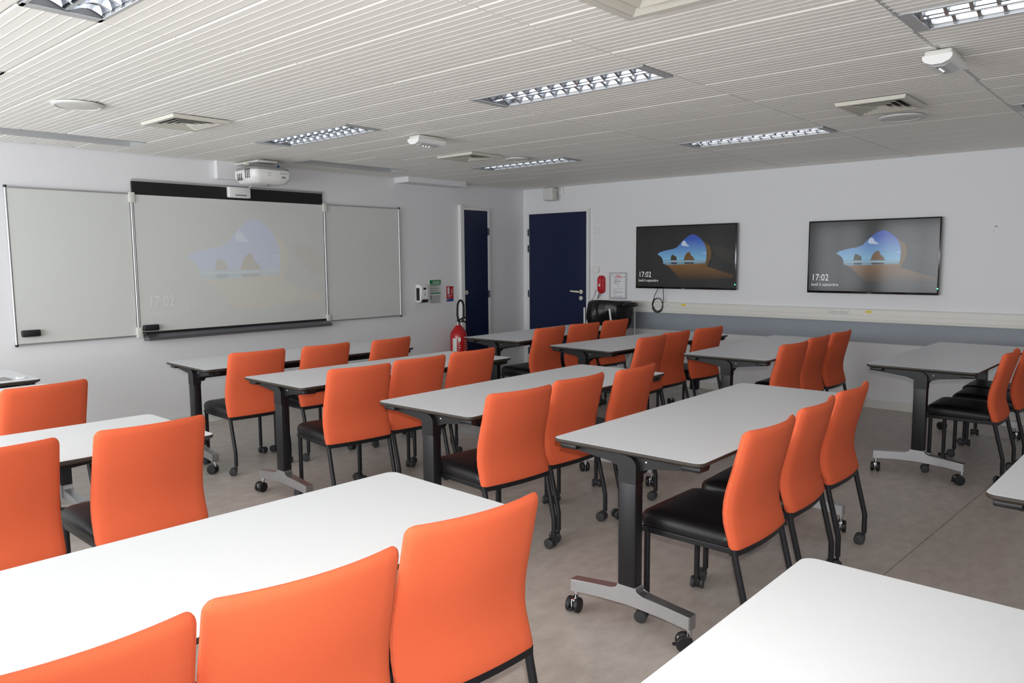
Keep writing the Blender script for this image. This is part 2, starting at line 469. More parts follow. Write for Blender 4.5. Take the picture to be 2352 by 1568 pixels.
# square air diffusers
def diffuser(x0, x1, y0, y1, lb, drop=.02, rings=4, span=.56):
    t = thing('air_diffuser', lb, 'air vent', ((x0+x1)/2, (y0+y1)/2, H), 0, 'square ceiling air diffusers')
    hx, hy = (x1 - x0) / 2, (y1 - y0) / 2; n = rings + 1
    def frame(a, b, za, zb, name, mt, th=.003):
        bm = BM(); A = [(-hx*a, -hy*a), (hx*a, -hy*a), (hx*a, hy*a), (-hx*a, hy*a)]; B = [(-hx*b, -hy*b), (hx*b, -hy*b), (hx*b, hy*b), (-hx*b, hy*b)]
        va = [bm.verts.new((*p, za)) for p in A]; vb = [bm.verts.new((*p, zb)) for p in B]
        vc = [bm.verts.new((*p, za + th)) for p in A]; vd = [bm.verts.new((*p, zb + th)) for p in B]
        for i in range(4):
            j = (i + 1) % 4
            bm.faces.new((va[i], va[j], vb[j], vb[i])); bm.faces.new((vc[j], vc[i], vd[i], vd[j])); bm.faces.new((va[j], va[i], vc[i], vc[j])); bm.faces.new((vb[i], vb[j], vd[j], vd[i]))
        return obj(name, bm, mt, t)
    frame(1, .965, -.007, -drop, 'frame_edge', 'diffuser_beige'); frame(.965, .84, -drop, -drop, 'frame', 'diffuser_beige')
    for i in range(rings):
        a = .82 - i * .78 / rings; b = a - span / rings
        frame(a, max(b, .02), -drop, -.010, 'louver', 'diffuser_beige', .0015)
    bm = BM(); box(bm, -hx*.98, hx*.98, -hy*.98, hy*.98, -.008, -.007); obj('backing', bm, 'dark_slot', t)
diffuser(2.25, 2.62, 4.74, 5.20, 'square air diffuser in the ceiling left of the projector', .024)
diffuser(4.79, 5.24, 1.28, 1.67, 'square air diffuser in the ceiling above the right television', .024)
diffuser(4.74, 5.12, 4.63, 5.06, 'square air diffuser in the ceiling in front of the boxed beam', .024)
diffuser(2.02, 2.52, 1.13, 1.635, 'large beige air diffuser cut by the top edge of the photo', .035, 3, .76)
# round ceiling speakers
for x, y, r_, lb in ((1.755, 4.86, .135, 'round white ceiling speaker at the upper left'), (5.53, 1.50, .135, 'round white ceiling speaker beside the right air diffuser'), (5.35, 4.65, .11, 'round white ceiling speaker near the light by the doors')):
    t = thing('ceiling_speaker', lb, 'speaker', (x, y, H), 0, 'round ceiling speakers')
    bm = BM(); lathe(bm, [(r_, -.006), (r_, -.014), (r_ - .01, -.020), (r_ - .02, -.020), (r_ - .022, -.016), (r_ - .022, -.010)], 32); obj('rim', bm, 'disc_white', t, True)
    bm = BM(); lathe(bm, [(r_ - .023, -.008), (r_ - .023, -.017), (r_ * .5, -.021), (.01, -.0225)], 32); obj('grille', bm, 'offwhite_plastic', t, True)
# emergency lights
def emergency(x, y, rot, lb):
    t = thing('emergency_light', lb, 'emergency light', (x, y, H), rot, 'ceiling emergency lights')
    bm = BM(); box(bm, -.125, .125, -.055, .055, -.035, -.006, .008); obj('base', bm, 'offwhite_plastic', t, True)
    bm = BM(); 
    prof = [(-.06, -.030), (-.06, -.045), (-.05, -.058), (-.02, -.070), (.02, -.070), (.05, -.058), (.06, -.045), (.06, -.030)]
    prism(bm, prof, 0, -.135, .135); obj('cover', bm, 'white_plastic', t)
    bm = BM(); prism(bm, [(-.045, -.060), (-.02, -.0725), (.02, -.0725), (.045, -.060)], 0, -.09, .09); obj('lens', bm, 'lens_clear', t)
    for i in range(3):
        bm = BM(); lathe(bm, [(.004, -.0745), (.004, -.0725)], 8, center=(-.03 + .03 * i, 0.01, 0)); obj('indicator_lamp', bm, 'led_white', t)
emergency(3.95, 4.32, 0, 'white emergency light on the ceiling between projector and middle of room')
emergency(3.99, .91, 0, 'white emergency light on the ceiling at the upper right')

# ------------------------------------------------------------------ whiteboards (triptych)
t = thing('whiteboard', 'wall-mounted three-part whiteboard with projected desktop picture and lower tray', 'whiteboard', (0, 0, 0))
BT, BB = 2.032, .846
def board_leaf(x0, x1, y0, y1, name):
    bm = BM(); box(bm, x0, x1, y0, y1, BB, BT); o = obj(name, bm, 'whiteboard', t)
    for a, b, c, d in ((x0-.004, x1+.004, BT - .004, BT + .008), (x0-.004, x1+.004, BB - .008, BB + .004)):
        obj('frame_rail', box(BM(), a, b, y0 - .004, y1, c, d), 'brushed_alu', o)
    return o
lw = board_leaf(1.884, 2.772, YF - .035, YF - .012, 'left_wing')
rw = board_leaf(4.712, 5.680, YF - .035, YF - .012, 'right_wing')
bm = BM(); box(bm, 2.803, 4.684, YF - .030, YF - .004, .86, 2.148); obj('black_panel', bm, 'black_panel', t)
bm = BM(); box(bm, 2.800, 4.688, YF - .036, YF - .004, 2.140, 2.160, .004); obj('top_rail', bm, 'brushed_alu', t, True)
bm = BM(); box(bm, 2.806, 4.680, YF - .040, YF - .030, .872, BT - .002); cb = obj('centre_board', bm, 'whiteboard', t)
bm = BM(); box(bm, 2.85, 4.684, YF - .046, YF - .030, .852, .872); obj('black_rail', bm, 'black_plastic', t)
bm = BM(); prism(bm, [(YF - .11, .800), (YF - .004, .792), (YF - .004, .850), (YF - .05, .852), (YF - .10, .826), (YF - .11, .826)], 0, 2.84, 4.70); obj('pen_tray', bm, 'tray_grey', t)
def hinge_post(x, y, name):
    bm = BM(); tube(bm, [(x, y, BB + .05), (x, y, BT - .05)], .008, 10); tube(bm, [(x + .016, y + .012, BB + .05), (x + .016, y + .012, BT - .05)], .006, 8)
    o = obj(name, bm, 'brushed_alu', t, True)
    for z0, z1 in ((BB - .02, BB + .07), (BT - .07, BT + .015)):
        bm = BM(); box(bm, x - .016, x + .028, y - .016, YF - .006, z0, z1, .005); obj('hinge_bracket', bm, 'offwhite_plastic', o, True)
hinge_post(2.783, YF - .042, 'hinge_post'); hinge_post(4.694, YF - .042, 'hinge_post')
for x in (1.876, 5.688):
    bm = BM(); tube(bm, [(x, YF - .03, BB - .005), (x, YF - .03, BT + .005)], .010, 10); o = obj('edge_post', bm, 'brushed_alu', t, True)
    for z in (BB - .008, BT + .008):
        bm = BM(); lathe(bm, [(.004, z - .011), (.013, z - .008), (.013, z + .008), (.004, z + .011)], 12, center=(x, YF - .03, 0)); obj('end_cap', bm, 'black_plastic', o, True)

# picture shown on the screens: cave mouth looking out to sea, clock and date
PIC = dict(
 opening=[(.225,.455),(.25,.425),(.285,.405),(.34,.385),(.39,.372),(.435,.34),(.46,.29),(.49,.24),(.52,.195),(.545,.165),(.57,.146),(.59,.14),(.615,.15),(.645,.18),(.67,.215),(.69,.25),(.705,.29),(.715,.33),(.725,.38),(.728,.435),(.727,.50),(.725,.556),(.284,.556),(.278,.525),(.262,.495),(.24,.47)],
 sea=[(.284,.556),(.725,.556),(.72,.605),(.50,.625),(.33,.632),(.289,.615)],
 surf=[(.292,.572),(.72,.568),(.72,.578),(.55,.582),(.30,.584)],
 sand=[(.289,.612),(.33,.632),(.50,.624),(.72,.603),(.735,.66),(.985,.79),(.985,.84),(.80,.86),(.475,.885),(.44,.82),(.40,.745),(.36,.68),(.325,.64)],
 rim=[(.69,.25),(.72,.29),(.76,.33),(.775,.42),(.77,.52),(.745,.60),(.73,.68),(.70,.70),(.66,.67),(.72,.63),(.725,.55),(.728,.435),(.715,.33)],
 boulder=[(.78,.36),(.86,.33),(.97,.40),(.985,.42),(.985,.60),(.93,.60),(.87,.55),(.82,.46)],
 rock1=[(.367,.556),(.370,.505),(.378,.47),(.387,.46),(.397,.475),(.412,.485),(.428,.505),(.432,.556)],
 rock2=[(.50,.556),(.508,.52),(.515,.48),(.53,.445),(.545,.43),(.558,.42),(.568,.435),(.575,.48),(.59,.495),(.603,.52),(.612,.556)],
 refl1=[(.37,.59),(.435,.59),(.43,.62),(.375,.62)], refl2=[(.505,.59),(.61,.59),(.60,.614),(.515,.616)],
 cloud=[(.475,.30),(.485,.255),(.50,.235),(.52,.255),(.525,.285),(.545,.31),(.56,.33),(.535,.33),(.51,.325),(.49,.325)],
 cloud2=[(.68,.435),(.728,.43),(.728,.46),(.70,.455)])
ORDER = ['boulder', 'sand', 'rim', 'opening', 'sea', 'surf', 'cloud', 'cloud2', 'rock1', 'rock2', 'refl1', 'refl2']
def sky_mat(name, top, bot, e, base, rough, zax):
    mt = bpy.data.materials.new(name); mt.use_nodes = True
    nt = mt.node_tree; b = nt.nodes['Principled BSDF']
    tc = nt.nodes.new('ShaderNodeTexCoord'); sp = nt.nodes.new('ShaderNodeSeparateXYZ'); nt.links.new(tc.outputs['Generated'], sp.inputs[0])
    cr = nt.nodes.new('ShaderNodeValToRGB'); nt.links.new(sp.outputs[2], cr.inputs['Fac'])
    cr.color_ramp.elements[0].position = zax[0]; cr.color_ramp.elements[0].color = (*lin(bot), 1)
    cr.color_ramp.elements[1].position = zax[1]; cr.color_ramp.elements[1].color = (*lin(top), 1)
    nt.links.new(cr.outputs['Color'], b.inputs['Emission Color']); b.inputs['Emission Strength'].default_value = e
    b.inputs['Base Color'].default_value = (*lin(base), 1); b.inputs['Roughness'].default_value = rough; b.inputs['Specular IOR Level'].default_value = .22
    MATS[name] = mt
def picture(parent, name, org, u, v, n, wd, ht, mats, step=.0004):
    """flat picture: org top-left corner, u to the right, v downwards, n towards the viewer"""
    org, u, v, n = map(Vector, (org, u, v, n)); bm = BM()
    for i, key in enumerate(ORDER):
        vs = [bm.verts.new(org + u * (a * wd) + v * (b * ht) + n * (step * (i + 1))) for a, b in PIC[key]]
        f = bm.faces.new(vs); f.material_index = i
        f.normal_update()
        if f.normal.dot(n) < 0: f.normal_flip()
    bmesh.ops.triangulate(bm, faces=bm.faces[:])
    me = bpy.data.meshes.new(name); bm.to_mesh(me); bm.free()
    for key in ORDER: me.materials.append(MATS[mats[key]])
    o = bpy.data.objects.new(name, me); C.objects.link(o); o.parent = parent
    return o
G = (6, 6, 7)
TVM = {}
for key, col, e in (('boulder', (60, 56, 50), .5), ('rim', (112, 86, 44), .5), ('sea', (112, 150, 175), .6), ('surf', (170, 190, 200), .6), ('cloud', (190, 205, 230), .6), ('cloud2', (150, 180, 225), .6), ('rock1', (74, 62, 44), .5), ('rock2', (120, 84, 36), .5), ('refl1', (62, 66, 76), .5), ('refl2', (70, 62, 58), .5)):
    mat('tv_' + key, G, .10, emit=e, ecol=col, spec=.22); TVM[key] = 'tv_' + key
sky_mat('tv_sky', (50, 80, 170), (120, 175, 205), .7, G, .1, (.42, .9)); TVM['opening'] = 'tv_sky'
sky_mat('tv_sand', (132, 92, 44), (44, 38, 34), .55, G, .1, (.0, .36)); TVM['sand'] = 'tv_sand'
mat('tv_dark', G, .10, emit=.45, ecol=(48, 47, 46), spec=.22); mat('tv_text', G, .2, emit=.75, ecol=(225, 225, 230))
PJ = {}
WBc = (212, 214, 210)
for key, col, e in (('boulder', (211, 210, 204), .0), ('sand', (215, 212, 204), .02), ('rim', (215, 212, 203), .02), ('sea', (203, 212, 214), .03), ('surf', (212, 218, 220), .03), ('cloud', (214, 220, 228), .05), ('cloud2', (208, 215, 226), .04), ('rock1', (207, 206, 200), .0), ('rock2', (207, 204, 196), .0), ('refl1', (197, 203, 204), .0), ('refl2', (199, 201, 200), .0)):
    mat('pj_' + key, col, .22, emit=e, ecol=col); PJ[key] = 'pj_' + key
sky_mat('pj_sky', (165, 172, 228), (190, 215, 225), .06, (202, 207, 217), .22, (0, .8)); PJ['opening'] = 'pj_sky'
mat('pj_text', (221, 224, 221), .3, emit=.03)
px0, px1, pz0, pz1 = 2.815, 4.672, .885, 2.02
picture(cb, 'projected_picture', (px0, YF - .0402, pz1), (1, 0, 0), (0, 0, -1), (0, -1, 0), px1 - px0, pz1 - pz0, PJ, .0001)  # projector's light put into tinted, faintly glowing layers on the board
text_obj('projected_clock', '17:02', .135, 'pj_text', cb, (2.875, YF - .0413, 1.085), (1, 0, 0), (0, 0, 1), sx=.78)
text_obj('projected_date', 'lundi 6 septembre', .066, 'pj_text', cb, (2.872, YF - .0413, 1.008), (1, 0, 0), (0, 0, 1), sx=.75)
# erasers
def eraser(x, z, y, lb):
    t = thing('board_eraser', lb, 'eraser', (x, y, z), 0, 'black board erasers')
    bm = BM(); box(bm, 0, .128, -.045, -.012, 0, .052, .008); obj('handle', bm, 'black_plastic', t, True)
    bm = BM(); box(bm, .004, .124, -.012, 0, .004, .048); obj('felt', bm, 'rubber', t)
eraser(1.905, .903, YF - .036, 'black magnetic eraser stuck on the left whiteboard wing')
eraser(2.815, .882, YF - .0415, 'black magnetic eraser stuck on the centre whiteboard')

# ------------------------------------------------------------------ projector, arm, interactive unit
t = thing('projector', 'white short-throw projector hanging from a wall arm over the whiteboard', 'projector', (3.815, 6.36, 2.15))
def ring_at(z, hx, hy, r, yoff=0): return [(x, y + yoff, z) for x, y in rrect(-hx, hx, -hy, hy, r, 4)]
bm = BM(); rings_loft(bm, [ring_at(.0, .13, .13, .05), ring_at(.012, .165, .16, .06), ring_at(.055, .195, .185, .06), ring_at(.11, .195, .185, .06), ring_at(.118, .19, .18, .06)])
body = obj('body', bm, 'white_plastic', t, True)
bm = BM(); rings_loft(bm, [ring_at(.118, .188, .178, .06), ring_at(.14, .18, .17, .06), ring_at(.150, .15, .14, .06)]); obj('top_shell', bm, 'grey_plastic', t, True)
for x0 in (-.1955,):
    for i in range(3):
        for y0, z0, z1 in ((-.11, .045, .125), (.02, .03, .09)):
            bm = BM(); box(bm, -.1965, -.193, y0 + i * .03, y0 + i * .03 + .014, z0, z1); obj('vent_slot', bm, 'dark_slot', body)
text_obj('brand_lettering', 'EPSON', .024, 'print_grey', body, (.06, -.1862, .083), (1, 0, 0), (0, 0, 1))
bm = BM(); box(bm, .075, .115, -.1865, -.184, .05, .066); obj('badge', bm, 'print_grey', body)
bm = BM(); box(bm, -.06, -.03, -.1865, -.184, .085, .089); box(bm, -.06, -.03, -.1865, -.184, .066, .069); obj('warning_mark', bm, 'print_grey', body)
bm = BM(); lathe(bm, [(.015, -.012), (.02, 0.0)], 12, center=(-.02, -.09, 0)); obj('foot', bm, 'grey_plastic', body, True)
t2off = (-.035, .04, .16)
bm = BM(); box(bm, -.06, .14, -.12, YF - 6.40 - .052, .03, .052, .006); obj('arm_plate', bm, 'offwhite_plastic', t, True, loc=t2off)
bm = BM(); box(bm, -.12, .16, -.075, -.055, .002, .024); obj('bracket', bm, 'brushed_alu', t, loc=t2off)
bm = BM(); box(bm, .0, .06, -.06, .0, .004, .04); obj('stem', bm, 'black_metal', t, loc=t2off)
bm = BM(); lathe(bm, [(.012, -.03), (.014, 0)], 10, 'X', (-.12, -.06, .015)); obj('yellow_knob', bm, 'cream_plastic', t, True, loc=t2off)
mat('blue_knob', (50, 100, 170), .4); bm = BM(); lathe(bm, [(.012, 0), (.014, .03)], 10, 'X', (.16, -.06, .012)); obj('blue_knob', bm, 'blue_knob', t, True, loc=t2off)
t3 = thing('touch_unit', 'white interactive touch unit on the black strip above the centre whiteboard', 'sensor', (3.64, YF - .036, 2.048))
bm = BM(); box(bm, 0, .22, -.05, 0, 0, .098, .012, 3); tb = obj('body', bm, 'white_plastic', t3, True)
bm = BM(); box(bm, .06, .175, -.0512, -.049, .018, .030); obj('lettering_strip', bm, 'print_grey', tb)
bm = BM(); tube(bm, [(.205, -.03, .09), (.235, -.05, .13), (.255, -.10, .17)], .004, 6); obj('cable', bm, 'white_plastic', t3, True)

# ------------------------------------------------------------------ doors
d = obj('door_1', box(BM(), 6.706, 7.133, YF - .030, YF - .001, .005, 2.065), 'navy_door'); struct(d, 'narrow dark blue cupboard door on the whiteboard wall', 'door')
bm = BM(); box(bm, 6.648, 6.704, YF - .045, YF, 0, 2.122); box(bm, 7.135, 7.172, YF - .036, YF, 0, 2.096); box(bm, 6.704, 7.135, YF - .036, YF, 2.067, 2.096); obj('door_frame', bm, 'door_frame_white', d)
bm = BM(); lathe(bm, [(.026, YF - .036), (.026, YF - .030)], 16, 'Y', (6.742, 0, 1.063)); o = obj('lock_plate', bm, 'cream_plastic', d, True)
bm = BM(); lathe(bm, [(.010, YF - .0375), (.010, YF - .034)], 10, 'Y', (6.742, 0, 1.063)); obj('keyhole', bm, 'rubber', o)
for z in (1.81, 1.03, .25):
    bm = BM(); tube(bm, [(7.138, YF - .040, z - .045), (7.138, YF - .040, z + .045)], .010, 8); obj('hinge', bm, 'navy_door', d, True)
d = obj('door_2', box(BM(), XR - .030, XR - .001, 5.685, 6.611, .005, 2.045), 'navy_door'); struct(d, 'wide dark blue room door beside the corner', 'door')
bm = BM(); box(bm, XR - .038, XR, 5.645, 5.683, 0, 2.075); box(bm, XR - .038, XR, 6.613, 6.655, 0, 2.075); box(bm, XR - .038, XR, 5.683, 6.613, 2.047, 2.075); obj('door_frame', bm, 'door_frame_white', d)
for z in (1.81, 1.60, 1.01, .25):
    bm = BM(); tube(bm, [(XR - .042, 6.622, z - .045), (XR - .042, 6.622, z + .045)], .010, 8); obj('hinge', bm, 'navy_door', d, True)
for z, n_ in ((1.052, 'handle_rose'), (.972, 'lock_rose')):
    bm = BM(); lathe(bm, [(.026, XR - .040), (.026, XR - .030)], 16, 'X', (0, 5.765, z)); obj(n_, bm, 'cream_plastic', d, True)
bm = BM(); tube(bm, [(XR - .035, 5.765, 1.052), (XR - .075, 5.765, 1.052), (XR - .080, 5.80, 1.054), (XR - .080, 5.90, 1.060)], [.010, .010, .012, .009], 8); obj('lever_handle', bm, 'cream_plastic', d, True)
bm = BM(); box(bm, XR - .0415, XR - .039, 5.762, 5.768, .955, .985); obj('keyhole', bm, 'rubber', d)

# ------------------------------------------------------------------ small things on the whiteboard wall
t = thing('soap_dispenser', 'white and black gel dispenser on the wall right of the whiteboard', 'dispenser', (5.99, YF, .98))
bm = BM(); prof = [(-.10, .02), (-.105, .05), (-.105, .17), (-.085, .20), (-.0, .205), (0, 0), (-.08, 0)]
prism(bm, prof, 0, -.055, .055); 
bmesh.ops.bevel(bm, geom=[e for e in bm.edges], offset=.010, segments=2, affect='EDGES'); dsp = obj('shell', bm, 'white_plastic', t, True)
bm = BM(); box(bm, -.0565, -.052, -.075, -.02, .02, .165); obj('side_panel', bm, 'black_plastic', t)
bm = BM(); box(bm, -.042, .05, -.1075, -.02, -.002, .035, .008); obj('nozzle', bm, 'black_plastic', t, True)
bm = BM(); box(bm, -.022, .022, -.1065, -.103, .145, .168); obj('window', bm, 'black_plastic', t)
bm = BM(); box(bm, -.004, .004, -.1065, -.103, .07, .11); obj('mark', bm, 'print_grey', t)
def sign_sheet(name, lb, cat, x0, x1, z0, z1, base, marks, group=None):
    t = thing(name, lb, cat, (x0, YF, z0), 0, group)
    bm = BM(); box(bm, 0, x1 - x0, -.003, 0, 0, z1 - z0); obj('sheet', bm, base, t)
    W_, H_ = x1 - x0, z1 - z0
    for i, (a, b, c, d_, mt) in enumerate(marks):
        bm = BM(); box(bm, a * W_, b * W_, -.0037 - .0001 * i, -.003, c * H_, d_ * H_); obj('print', bm, mt, t)
    return t
gm = [(.02,.98,.83,.99,'sign_green'), (.06,.94,.775,.81,'sign_green'), (.06,.94,.42,.465,'sign_green'), (.05,.22,.30,.345,'sign_red'), (.05,.22,.21,.26,'sign_green')]
gm += [(.26,.94,.93,.945,'sign_white'), (.26,.9,.885,.90,'sign_white'), (.3,.8,.85,.862,'sign_white')]
for i, z in enumerate((.74,.71,.66,.63,.60,.56,.53,.50)): gm.append((.07, .88 - .07 * (i % 3), z, z + .012, 'print_grey'))
for z in (.33,.31,.29,.24,.22,.20): gm.append((.28, .9, z, z + .01, 'print_grey'))
for z in (.16,.13,.10,.07,.04): gm.append((.07, .85, z, z + .01, 'print_grey'))
sign_sheet('safety_notice', 'green and white safety instruction sheet beside the gel dispenser', 'sign', 6.155, 6.343, .946, 1.231, 'sign_white', gm)
rm = [(0,1,.18,.24,'sign_red'), (0,1,0,.17,'sign_blue'), (.14,.42,.48,.90,'sign_white'), (.2,.36,.90,.95,'sign_white'), (.1,.8,.38,.41,'sign_white'), (.1,.6,.27,.30,'sign_white'), (.05,.3,.12,.15,'sign_white')]
rs = sign_sheet('extinguisher_sign', 'small red and blue fire extinguisher sign on the wall', 'sign', 6.430, 6.545, .964, 1.147, 'sign_red', rm)
text_obj('script_lettering', 'eau', .045, 'sign_white', rs, (.098, -.0045, .09), (0, 0, 1), (-1, 0, 0))
# fire extinguisher
t = thing('fire_extinguisher', 'red fire extinguisher with black hose standing by the narrow blue door', 'fire extinguisher', (6.44, 6.55, 0))
r_ = .103
bm = BM(); lathe(bm, [(r_ - .01, 0), (r_, .012), (r_, .56), (r_ - .012, .61), (r_ - .04, .65), (.04, .675), (.03, .69)], 24); cyl = obj('cylinder', bm, 'red_paint', t, True)
bm = BM(); lathe(bm, [(.028, .688), (.028, .72), (.034, .722), (.034, .74), (.02, .745)], 14); obj('valve', bm, 'chrome', t, True)
bm = BM(); tube(bm, [(-.02, .0, .74), (.05, -.01, .765), (.13, -.02, .78)], .011, 8); tube(bm, [(0, 0, .73), (.08, -.01, .735), (.12, -.02, .70)], .009, 8); obj('lever', bm, 'black_plastic', t, True)
bm = BM(); hp = []
for i in range(13):
    a = PI * i / 12; hp.append((.01 + .052 * math.cos(a), -.03, .90 + .085 * math.sin(a)))
tube(bm, [(.045, -.02, .72), (.06, -.03, .80)] + hp + [(-.045, -.03, .82), (-.02, -.02, .73)], .012, 10); obj('hose', bm, 'rubber', t, True)
# white print on the cylinder, following its curve
def cyl_patch(a0, a1, z0, z1, mt, n=4, e=.0008):
    bm = BM(); A = []; B = []
    for i in range(n + 1):
        a = R(a0 + (a1 - a0) * i / n); x, y = (r_ + e) * math.cos(a), (r_ + e) * math.sin(a)
        A.append(bm.verts.new((x, y, z0))); B.append(bm.verts.new((x, y, z1)))
    for i in range(n): bm.faces.new((A[i], A[i+1], B[i+1], B[i]))
    obj('print', bm, mt, cyl)
cyl_patch(183, 212, .36, .54, 'sign_white'); cyl_patch(222, 240, .50, .55, 'sign_white'); cyl_patch(262, 300, .545, .555, 'sign_white')
for i in range(9):
    z = .50 - .028 * i
    cyl_patch(222, 232 + 4 * (i % 3), z - .018, z - .011, 'sign_white'); cyl_patch(264 + 5 * (i % 2), 280 + 4 * (i % 4), z, z + .006, 'sign_white')

# ------------------------------------------------------------------ things on the TV wall
def television(y_hi, y_lo, z0, z1, xf, tilt, lb, dark):
    t = thing('television', lb, 'television', (XR, (y_hi + y_lo) / 2, (z0 + z1) / 2), 0, 'wall televisions')
    hw, hh = (y_hi - y_lo) / 2, (z1 - z0) / 2; dx = xf - XR
    bm = BM(); box(bm, dx, dx + .035, -hw, hw, -hh, hh, .003); obj('case', bm, 'tv_black', t, True)
    bm = BM(); box(bm, dx + .035, 0, -.2, .2, -.2, .2); obj('wall_bracket', bm, 'black_metal', t)
    b = .013
    bm = BM(); box(bm, dx - .0012, dx, -hw + b, hw - b, -hh + b + .008, hh - b); s = obj('screen', bm, dark, t)
    picture(s, 'screen_picture', (dx - .0013, hw - b, hh - b), (0, -1, 0), (0, 0, -1), (-1, 0, 0), 2 * (hw - b), 2 * (hh - b) - .008, TVM)
    text_obj('clock_lettering', '17:02', .090, 'tv_text', s, (dx - .0068, hw - b - .030, hh - .585), (0, -1, 0), (0, 0, 1), sx=.86)
    text_obj('date_lettering', 'lundi 6 septembre', .043, 'tv_text', s, (dx - .0068, hw - b - .030, hh - .638), (0, -1, 0), (0, 0, 1), sx=.84)
    bm = BM(); box(bm, dx - .003, dx, -hw + .004, -hw + .014, -hh + .055, -hh + .065); obj('power_lamp', bm, 'led_green', t)
    bm = BM(); box(bm, dx - .002, dx, -.02, .02, -hh + .006, -hh + .011); obj('logo', bm, 'print_grey', t)
    return t
television(4.945, 3.690, 1.115, 1.832, 7.80, 0, 'wall television nearer the door with a cable coil hanging below', 'tv_dark')
television(2.925, 1.735, 1.108, 1.816, 7.80, 0, 'wall television farther from the door, reflecting the windows', 'tv_dark')
t = thing('cable_coil', 'black cable coiled and hanging below the left television', 'cable', (7.795, 4.64, .93))
bm = BM(); ring = []
for k in range(3):
    for i in range(20):
        a = 2 * PI * i / 20; rr = .062 + .004 * k; ring.append((-.006 * k, rr * math.cos(a), .075 * (rr / .062) * math.sin(a) - .004 * k))
tube(bm, ring, .004, 6); obj('coil', bm, 'rubber', t, True)
bm = BM(); tube(bm, [(0, .07, .02), (0, .045, .10), (0, .0, .185)], .004, 6); tube(bm, [(0, -.06, .0), (0, -.075, .07), (0, -.068, .185)], .004, 6); obj('lead', bm, 'rubber', t, True)

t = thing('cable_trunking', 'long white two-channel cable trunking along the television wall', 'trunking', (0, 0, 0))
x0 = XR - .055; y0, y1 = YB, 5.642
bm = BM(); box(bm, x0, XR - .001, y0, y1, .834, .958, .004); tr = obj('channel', bm, 'trunking_pvc', t, True)
for za, zb in ((.842, .856), (.860, .896), (.903, .950)):
    bm = BM(); box(bm, x0 - .004, x0, y0, y1 - .004, za, zb, .0015); obj('cover', bm, 'trunking_pvc', t)
def sockets(ys, lb):
    t = thing('socket_row', lb, 'socket', (XR - .06, 0, .925), 0, 'socket rows in the trunking')
    for y in ys:
        bm = BM(); box(bm, -.006, 0, y - .021, y + .021, -.021, .021, .003); o = obj('outlet', bm, 'white_plastic', t, True)
        bm = BM()
        for dy, dz in ((-.009, .004), (.009, .004), (0, -.009)): box(bm, -.0068, -.0055, y + dy - .003, y + dy + .003, dz - .003, dz + .003)
        obj('contact_hole', bm, 'rubber', o)
sockets([2.70 - .044 * i for i in range(5)], 'row of five white sockets in the trunking below the right television')
sockets([4.70 - .044 * i for i in range(5)], 'row of white sockets in the trunking behind the cable coil')
for y, lb in ((4.315, 'small yellow label on the trunking below the left television'), (2.33, 'small yellow label on the trunking below the right television')):
    bm = BM(); box(bm, XR - .0604, XR - .0592, y - .028, y + .028, .925, .945); tag(obj('yellow_label', bm, 'label_yellow'), lb, 'label', 'yellow trunking labels')
# switches and wall plates by the door
for y, z, s, mt, lb in ((5.555, 1.329, .045, 'white_plastic', 'upper white wall control box right of the blue door'), (5.555, 1.238, .040, 'wall_paint', 'white light switch plate left of the red telephone'), (5.548, 1.077, .038, 'wall_paint', 'white phone socket plate left of the red telephone')):
    t = thing('switch_plate', lb, 'switch', (XR, y, z), 0, 'wall plates by the door')
    dp = .03 if mt == 'white_plastic' else .008
    bm = BM(); box(bm, -dp, 0, -s, s, -s * .85, s * .85, .003); o = obj('plate', bm, mt, t, True)
    bm = BM(); box(bm, -dp - .003, -dp, -s * .55, s * .55, -s * .55, s * .55, .001); obj('rocker', bm, 'white_plastic', t)
t = thing('vent_plate', 'white square cover plate high on the wall right of the blue door', 'wall plate', (XR, 5.548, 1.807))
bm = BM(); box(bm, -.006, 0, -.037, .037, -.037, .037, .002); obj('plate', bm, 'wall_paint', t)
for dy, dz in ((-.025, .02), (.025, .02), (-.025, -.02), (.025, -.02)):
    bm = BM(); box(bm, -.007, -.005, dy - .004, dy + .004, dz - .004, dz + .004); obj('screw', bm, 'grey_plastic', t)
# telephone
t = thing('telephone', 'red wall telephone with handset right of the blue door', 'telephone', (XR, 5.467, 1.036))
bm = BM(); rings_loft(bm, [[(x, yy, zz) for yy, zz in rrect(-.048 * k, .048 * k, .111 - .111 * k, .111 + .111 * k, .045 * k, 5)] for x, k in ((0, 1), (-.03, 1), (-.042, .92), (-.046, .8))]); obj('base', bm, 'red_plastic', t, True)
bm = BM(); rings_loft(bm, [[(x, yy - .012, zz + .015) for yy, zz in rrect(-.024 * k, .024 * k, .096 - .092 * k, .096 + .092 * k, .022 * k, 5)] for x, k in ((-.044, 1), (-.07, 1), (-.078, .85))]); h = obj('handset', bm, 'red_plastic', t, True)
bm = BM(); box(bm, -.0795, -.077, -.022, .002, .09, .12); obj('handset_label', bm, 'sign_white', h)
bm = BM(); tube(bm, [(-.02, .03, .0), (-.05, .025, -.03), (-.065, .02, -.065)], .005, 6); tube(bm, [(-.02, .0, .0), (-.05, .005, -.03), (-.066, .02, -.06)], .003, 6); obj('cord', bm, 'rubber', t, True)
bm = BM(); tube(bm, [(-.012, .085, .05), (-.018, .095, .0), (-.04, .105, -.05), (-.068, .11, -.085)], .0025, 6); obj('lead', bm, 'rubber', t, True)
